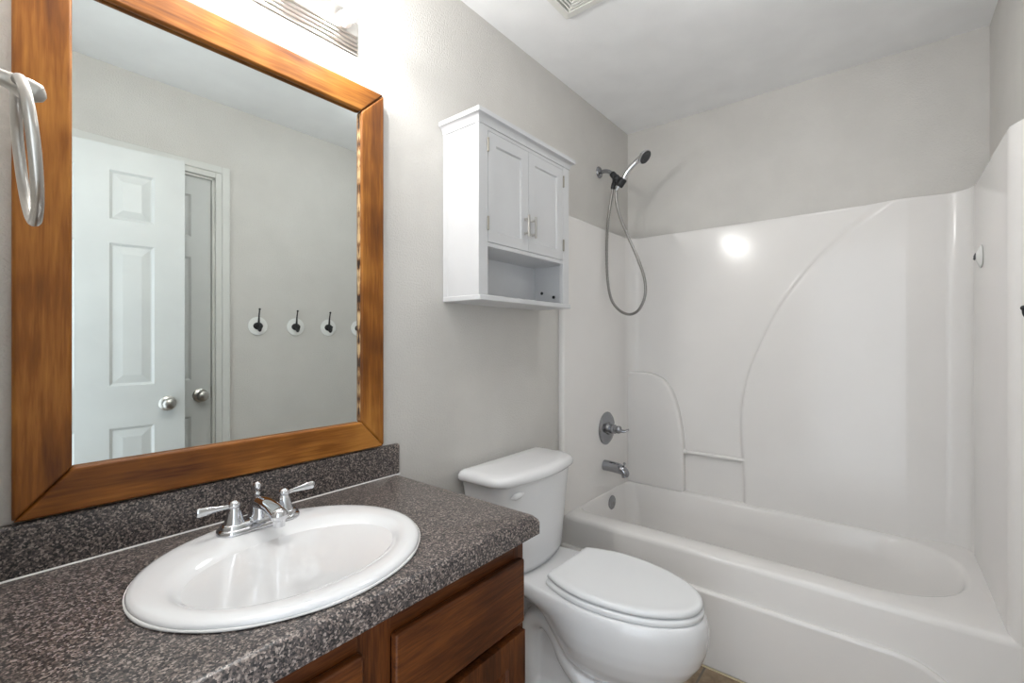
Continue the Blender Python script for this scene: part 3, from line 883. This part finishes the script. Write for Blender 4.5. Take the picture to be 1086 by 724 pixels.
ts = thing('tub_spout', 'chrome tub spout below the shower valve', 'tub spout', (2.200, YL, 0.565))
bm = B()
sec = [(0.0, 0.565, 0.0275, 0.0275), (0.012, 0.565, 0.0275, 0.0275), (0.05, 0.564, 0.0265, 0.0275), (0.085, 0.561, 0.0255, 0.027), (0.108, 0.555, 0.025, 0.025), (0.124, 0.547, 0.0225, 0.021), (0.134, 0.540, 0.015, 0.014), (0.137, 0.537, 0.006, 0.006)]
loft(bm, [[(2.200 + a * cos(2 * pi * k / 24), YL - d, z + b * sin(2 * pi * k / 24)) for k in range(24)] for d, z, a, b in sec])
lathe(bm, (2.200, YL - 0.112, 0.545), (0, -0.25, -1), [(0.0, 0), (0.0165, 0), (0.0165, 0.024), (0.013, 0.0245), (0.012, 0.018), (0.0, 0.018)], 20)
obj('spout_body', bm, 'dark_reflection_chrome', ts, angle=50)
bm = B(); lathe(bm, (2.200, YL - 0.112, 0.574), (0, -0.1, 1), [(0.003, 0), (0.003, 0.012), (0.0062, 0.014), (0.0068, 0.019), (0.004, 0.023), (0.0, 0.0235)], 14)
obj('diverter_knob', bm, 'dark_reflection_chrome', ts, angle=50)

of = thing('overflow_plate', 'round chrome overflow plate inside the tub end', 'overflow plate', (2.243, -0.045, 0.36))
bm = B(); lathe(bm, (2.243, -0.050, 0.360), (0, -1, 0), [(0.0, 0), (0.037, 0), (0.037, 0.004), (0.033, 0.008), (0.018, 0.010), (0.0, 0.0105)], 32)
obj('plate', bm, 'dark_reflection_chrome', of, angle=40)
bm = B(); lathe(bm, (2.243, -0.060, 0.360), (0, -1, 0), [(0.0, 0), (0.005, 0), (0.0045, 0.002), (0.0, 0.003)], 14)
obj('screw', bm, 'steel', of)

# ---------------------------------------------------------------- suction hook on the surround
sc_ = thing('suction_hook', 'small clear suction hook stuck to the right surround panel', 'hook', (2.288, YR + 0.001, 1.52))
bm = B(); lathe(bm, (2.288, YR + 0.001, 1.52), (0, 1, 0), [(0.0, 0), (0.040, 0), (0.041, 0.002), (0.034, 0.005), (0.020, 0.010), (0.013, 0.013), (0.0, 0.014)], 32)
obj('suction_cup', bm, 'disc', sc_, angle=50)
bm = B(); tube(bm, catmull([(2.288, YR + 0.012, 1.530), (2.288, YR + 0.0155, 1.522), (2.288, YR + 0.0165, 1.513), (2.288, YR + 0.020, 1.510)], 5), [0.005, 0.0045, 0.004, 0.003], 10)
obj('hook', bm, 'spray', sc_, angle=60)

# ---------------------------------------------------------------- toilet
TCX = 1.392
wcl = thing('toilet', 'white two-piece toilet with closed lid between vanity and tub', 'toilet', (TCX, -0.35, 0))
bm = B()
def eg(z, yr, ym, yf, wr, w): return egg(TCX, yr, ym, yf, wr, w, z)
loft(bm, [eg(0.408, -0.055, -0.465, -0.772, 0.125, 0.174), eg(0.395, -0.050, -0.465, -0.780, 0.128, 0.180), eg(0.372, -0.052, -0.465, -0.785, 0.126, 0.183), eg(0.360, -0.070, -0.465, -0.785, 0.112, 0.183),
          eg(0.340, -0.20, -0.465, -0.784, 0.118, 0.182), eg(0.31, -0.27, -0.465, -0.780, 0.120, 0.179),
          eg(0.27, -0.30, -0.465, -0.765, 0.112, 0.170), eg(0.225, -0.32, -0.46, -0.735, 0.10, 0.152), eg(0.185, -0.33, -0.46, -0.69, 0.085, 0.128), eg(0.155, -0.34, -0.45, -0.64, 0.07, 0.10), eg(0.135, -0.36, -0.44, -0.59, 0.05, 0.08)])
loft(bm, [eg(0.0, -0.13, -0.34, -0.625, 0.115, 0.120), eg(0.022, -0.13, -0.34, -0.625, 0.115, 0.120), eg(0.036, -0.135, -0.34, -0.612, 0.102, 0.106), eg(0.055, -0.14, -0.35, -0.595, 0.075, 0.085),
          eg(0.13, -0.15, -0.36, -0.58, 0.050, 0.074), eg(0.26, -0.13, -0.36, -0.57, 0.045, 0.075), eg(0.375, -0.09, -0.36, -0.55, 0.06, 0.09)])
for s in (-1, 1):
    tube(bm, catmull([(TCX + s * 0.060, -0.50, 0.09), (TCX + s * 0.070, -0.42, 0.105), (TCX + s * 0.076, -0.36, 0.16), (TCX + s * 0.078, -0.325, 0.225), (TCX + s * 0.075, -0.27, 0.265), (TCX + s * 0.072, -0.215, 0.235), (TCX + s * 0.072, -0.195, 0.165), (TCX + s * 0.074, -0.20, 0.09), (TCX + s * 0.074, -0.21, 0.03)], 6), [0.030, 0.034, 0.036, 0.037, 0.038, 0.038, 0.038, 0.040, 0.042], 16)
    sphere(bm, (TCX + s * 0.106, -0.40, 0.026), 0.016, 12)
bw = obj('bowl', bm, 'porcelain', wcl, angle=180)
r_ = bw.modifiers.new('remesh', 'REMESH'); r_.mode = 'VOXEL'; r_.voxel_size = 0.006; r_.use_smooth_shade = True
s_ = bw.modifiers.new('smooth', 'SMOOTH'); s_.factor = 0.5; s_.iterations = 9
def tank_loop(hw, yb, yf, bow, r, z, cx=1.368):
    out = []
    for x, y, z_ in rr_loop(cx - hw, cx + hw, yf, yb, [r * 0.5, r * 0.5, r, r], z, 6):
        out.append((x, y, z_))
    res = []
    n = len(out)
    for i in range(n):
        p, q = out[i], out[(i + 1) % n]
        m = 10 if abs(p[0] - q[0]) > hw else 1
        for j in range(m):
            t = j / m
            x = p[0] + (q[0] - p[0]) * t; y = p[1] + (q[1] - p[1]) * t
            fr = max(0.0, min(1.0, (yb - y) / (yb - yf)))
            res.append((x, y - bow * max(0, 1 - ((x - cx) / hw) ** 2) * fr ** 2, z))
    return res
bm = B()
loft(bm, [tank_loop(0.165, -0.035, -0.175, 0.030, 0.05, 0.408), tank_loop(0.178, -0.030, -0.185, 0.036, 0.05, 0.416), tank_loop(0.187, -0.028, -0.190, 0.038, 0.05, 0.44), tank_loop(0.198, -0.026, -0.192, 0.04, 0.045, 0.54), tank_loop(0.212, -0.024, -0.195, 0.042, 0.042, 0.65), tank_loop(0.226, -0.022, -0.197, 0.044, 0.040, 0.7345)])
obj('tank', bm, 'porcelain', wcl, angle=60)
bm = B()
loft(bm, [tank_loop(0.230, -0.018, -0.200, 0.044, 0.042, 0.734), tank_loop(0.241, -0.013, -0.207, 0.046, 0.048, 0.738), tank_loop(0.244, -0.012, -0.209, 0.046, 0.05, 0.745), tank_loop(0.243, -0.013, -0.208, 0.046, 0.05, 0.757), tank_loop(0.237, -0.017, -0.203, 0.045, 0.05, 0.766),
          tank_loop(0.226, -0.025, -0.193, 0.043, 0.048, 0.771), tank_loop(0.205, -0.04, -0.178, 0.04, 0.04, 0.7735), tank_loop(0.10, -0.08, -0.14, 0.02, 0.025, 0.775)])
obj('tank_lid', bm, 'porcelain', wcl, angle=70)
bm = B()
lathe(bm, (1.235, -0.216, 0.700), (-0.12, -1, 0), [(0.0, 0), (0.011, 0), (0.010, 0.008), (0.0, 0.010)], 16)
tube(bm, catmull([(1.243, -0.224, 0.701), (1.222, -0.226, 0.702), (1.200, -0.222, 0.700), (1.186, -0.216, 0.697)], 6), [0.006, 0.0105, 0.0115, 0.003], 16, flat=(0.5, 1.0))
obj('flush_lever', bm, 'seat', wcl, angle=60)
LD = (-0.306, -0.465, -0.766, 0.127, 0.169)
def lid_l(i, z): return egg(1.395, LD[0] - i, LD[1], LD[2] + i, LD[3] - i, LD[4] - i, z)
bm = B()
loft(bm, [lid_l(-0.001, 0.4085), lid_l(-0.004, 0.411), lid_l(-0.004, 0.421), lid_l(-0.001, 0.426), lid_l(0.008, 0.4275)])
obj('seat', bm, 'seat', wcl, angle=60)
bm = B()
loft(bm, [lid_l(0.012, 0.4305), lid_l(0.003, 0.4310), lid_l(0.0, 0.4335), lid_l(0.0, 0.440), lid_l(0.002, 0.4455), lid_l(0.007, 0.4485), lid_l(0.018, 0.4498), lid_l(0.028, 0.4490), lid_l(0.06, 0.4490)])
obj('seat_lid', bm, 'seat', wcl, angle=60)
for s in (-1, 1):
    bm = B(); box(bm, 1.395 + s * 0.075 - 0.016, 1.395 + s * 0.075 + 0.016, -0.312, -0.292, 0.405, 0.438)
    obj('hinge', bm, 'seat', wcl, bevel=0.006, seg=3)

# ---------------------------------------------------------------- coat hooks on the south wall
HZ = 1.303
def make_hook(x, label):
    t = thing('coat_hook', label, 'coat hook', (x, YS, HZ), 'coat hooks along the wall')
    bm = B(); lathe(bm, (x, YS + 0.0005, HZ), (0, 1, 0), [(0.0, 0), (0.047, 0), (0.050, 0.003), (0.050, 0.006), (0.045, 0.008), (0.0, 0.0085)], 36)
    obj('backing_disc', bm, 'disc', t, angle=40)
    bm = B()
    lathe(bm, (x, YS + 0.009, HZ), (0, 1, 0), [(0.0, 0), (0.020, 0), (0.020, 0.003), (0.016, 0.006), (0.0, 0.007)], 24)
    for v in bm.verts:
        v.co.x = x + (v.co.x - x) * 1.25
    tube(bm, catmull([(x, YS + 0.013, HZ - 0.004), (x, YS + 0.018, HZ + 0.020), (x, YS + 0.022, HZ + 0.055), (x, YS + 0.030, HZ + 0.088)], 6), [0.0075, 0.0055, 0.0038, 0.0032], 12)
    sphere(bm, (x, YS + 0.031, HZ + 0.091), 0.0058, 12)
    tube(bm, catmull([(x, YS + 0.013, HZ - 0.002), (x, YS + 0.020, HZ - 0.020), (x, YS + 0.034, HZ - 0.027), (x, YS + 0.046, HZ - 0.016), (x, YS + 0.049, HZ - 0.001)], 6), [0.0075, 0.006, 0.005, 0.0045, 0.004], 12)
    sphere(bm, (x, YS + 0.049, HZ + 0.002), 0.0064, 12)
    obj('hook', bm, 'iron', t, angle=60)
    return t
proto = make_hook(1.074, 'black coat hook on a round disc, nearest the closet door')
for x, lab in ((1.281, 'black coat hook on a round disc, second from the closet door'),
               (1.482, 'black coat hook on a round disc, third from the closet door'),
               (1.688, 'black coat hook on a round disc, nearest the tub, cut by the mirror frame')):
    c = proto.copy(); COL.objects.link(c)
    c.location = (x, YS, HZ)
    c['label'] = lab
    for ch in proto.children:
        d = ch.copy(); COL.objects.link(d); d.parent = c
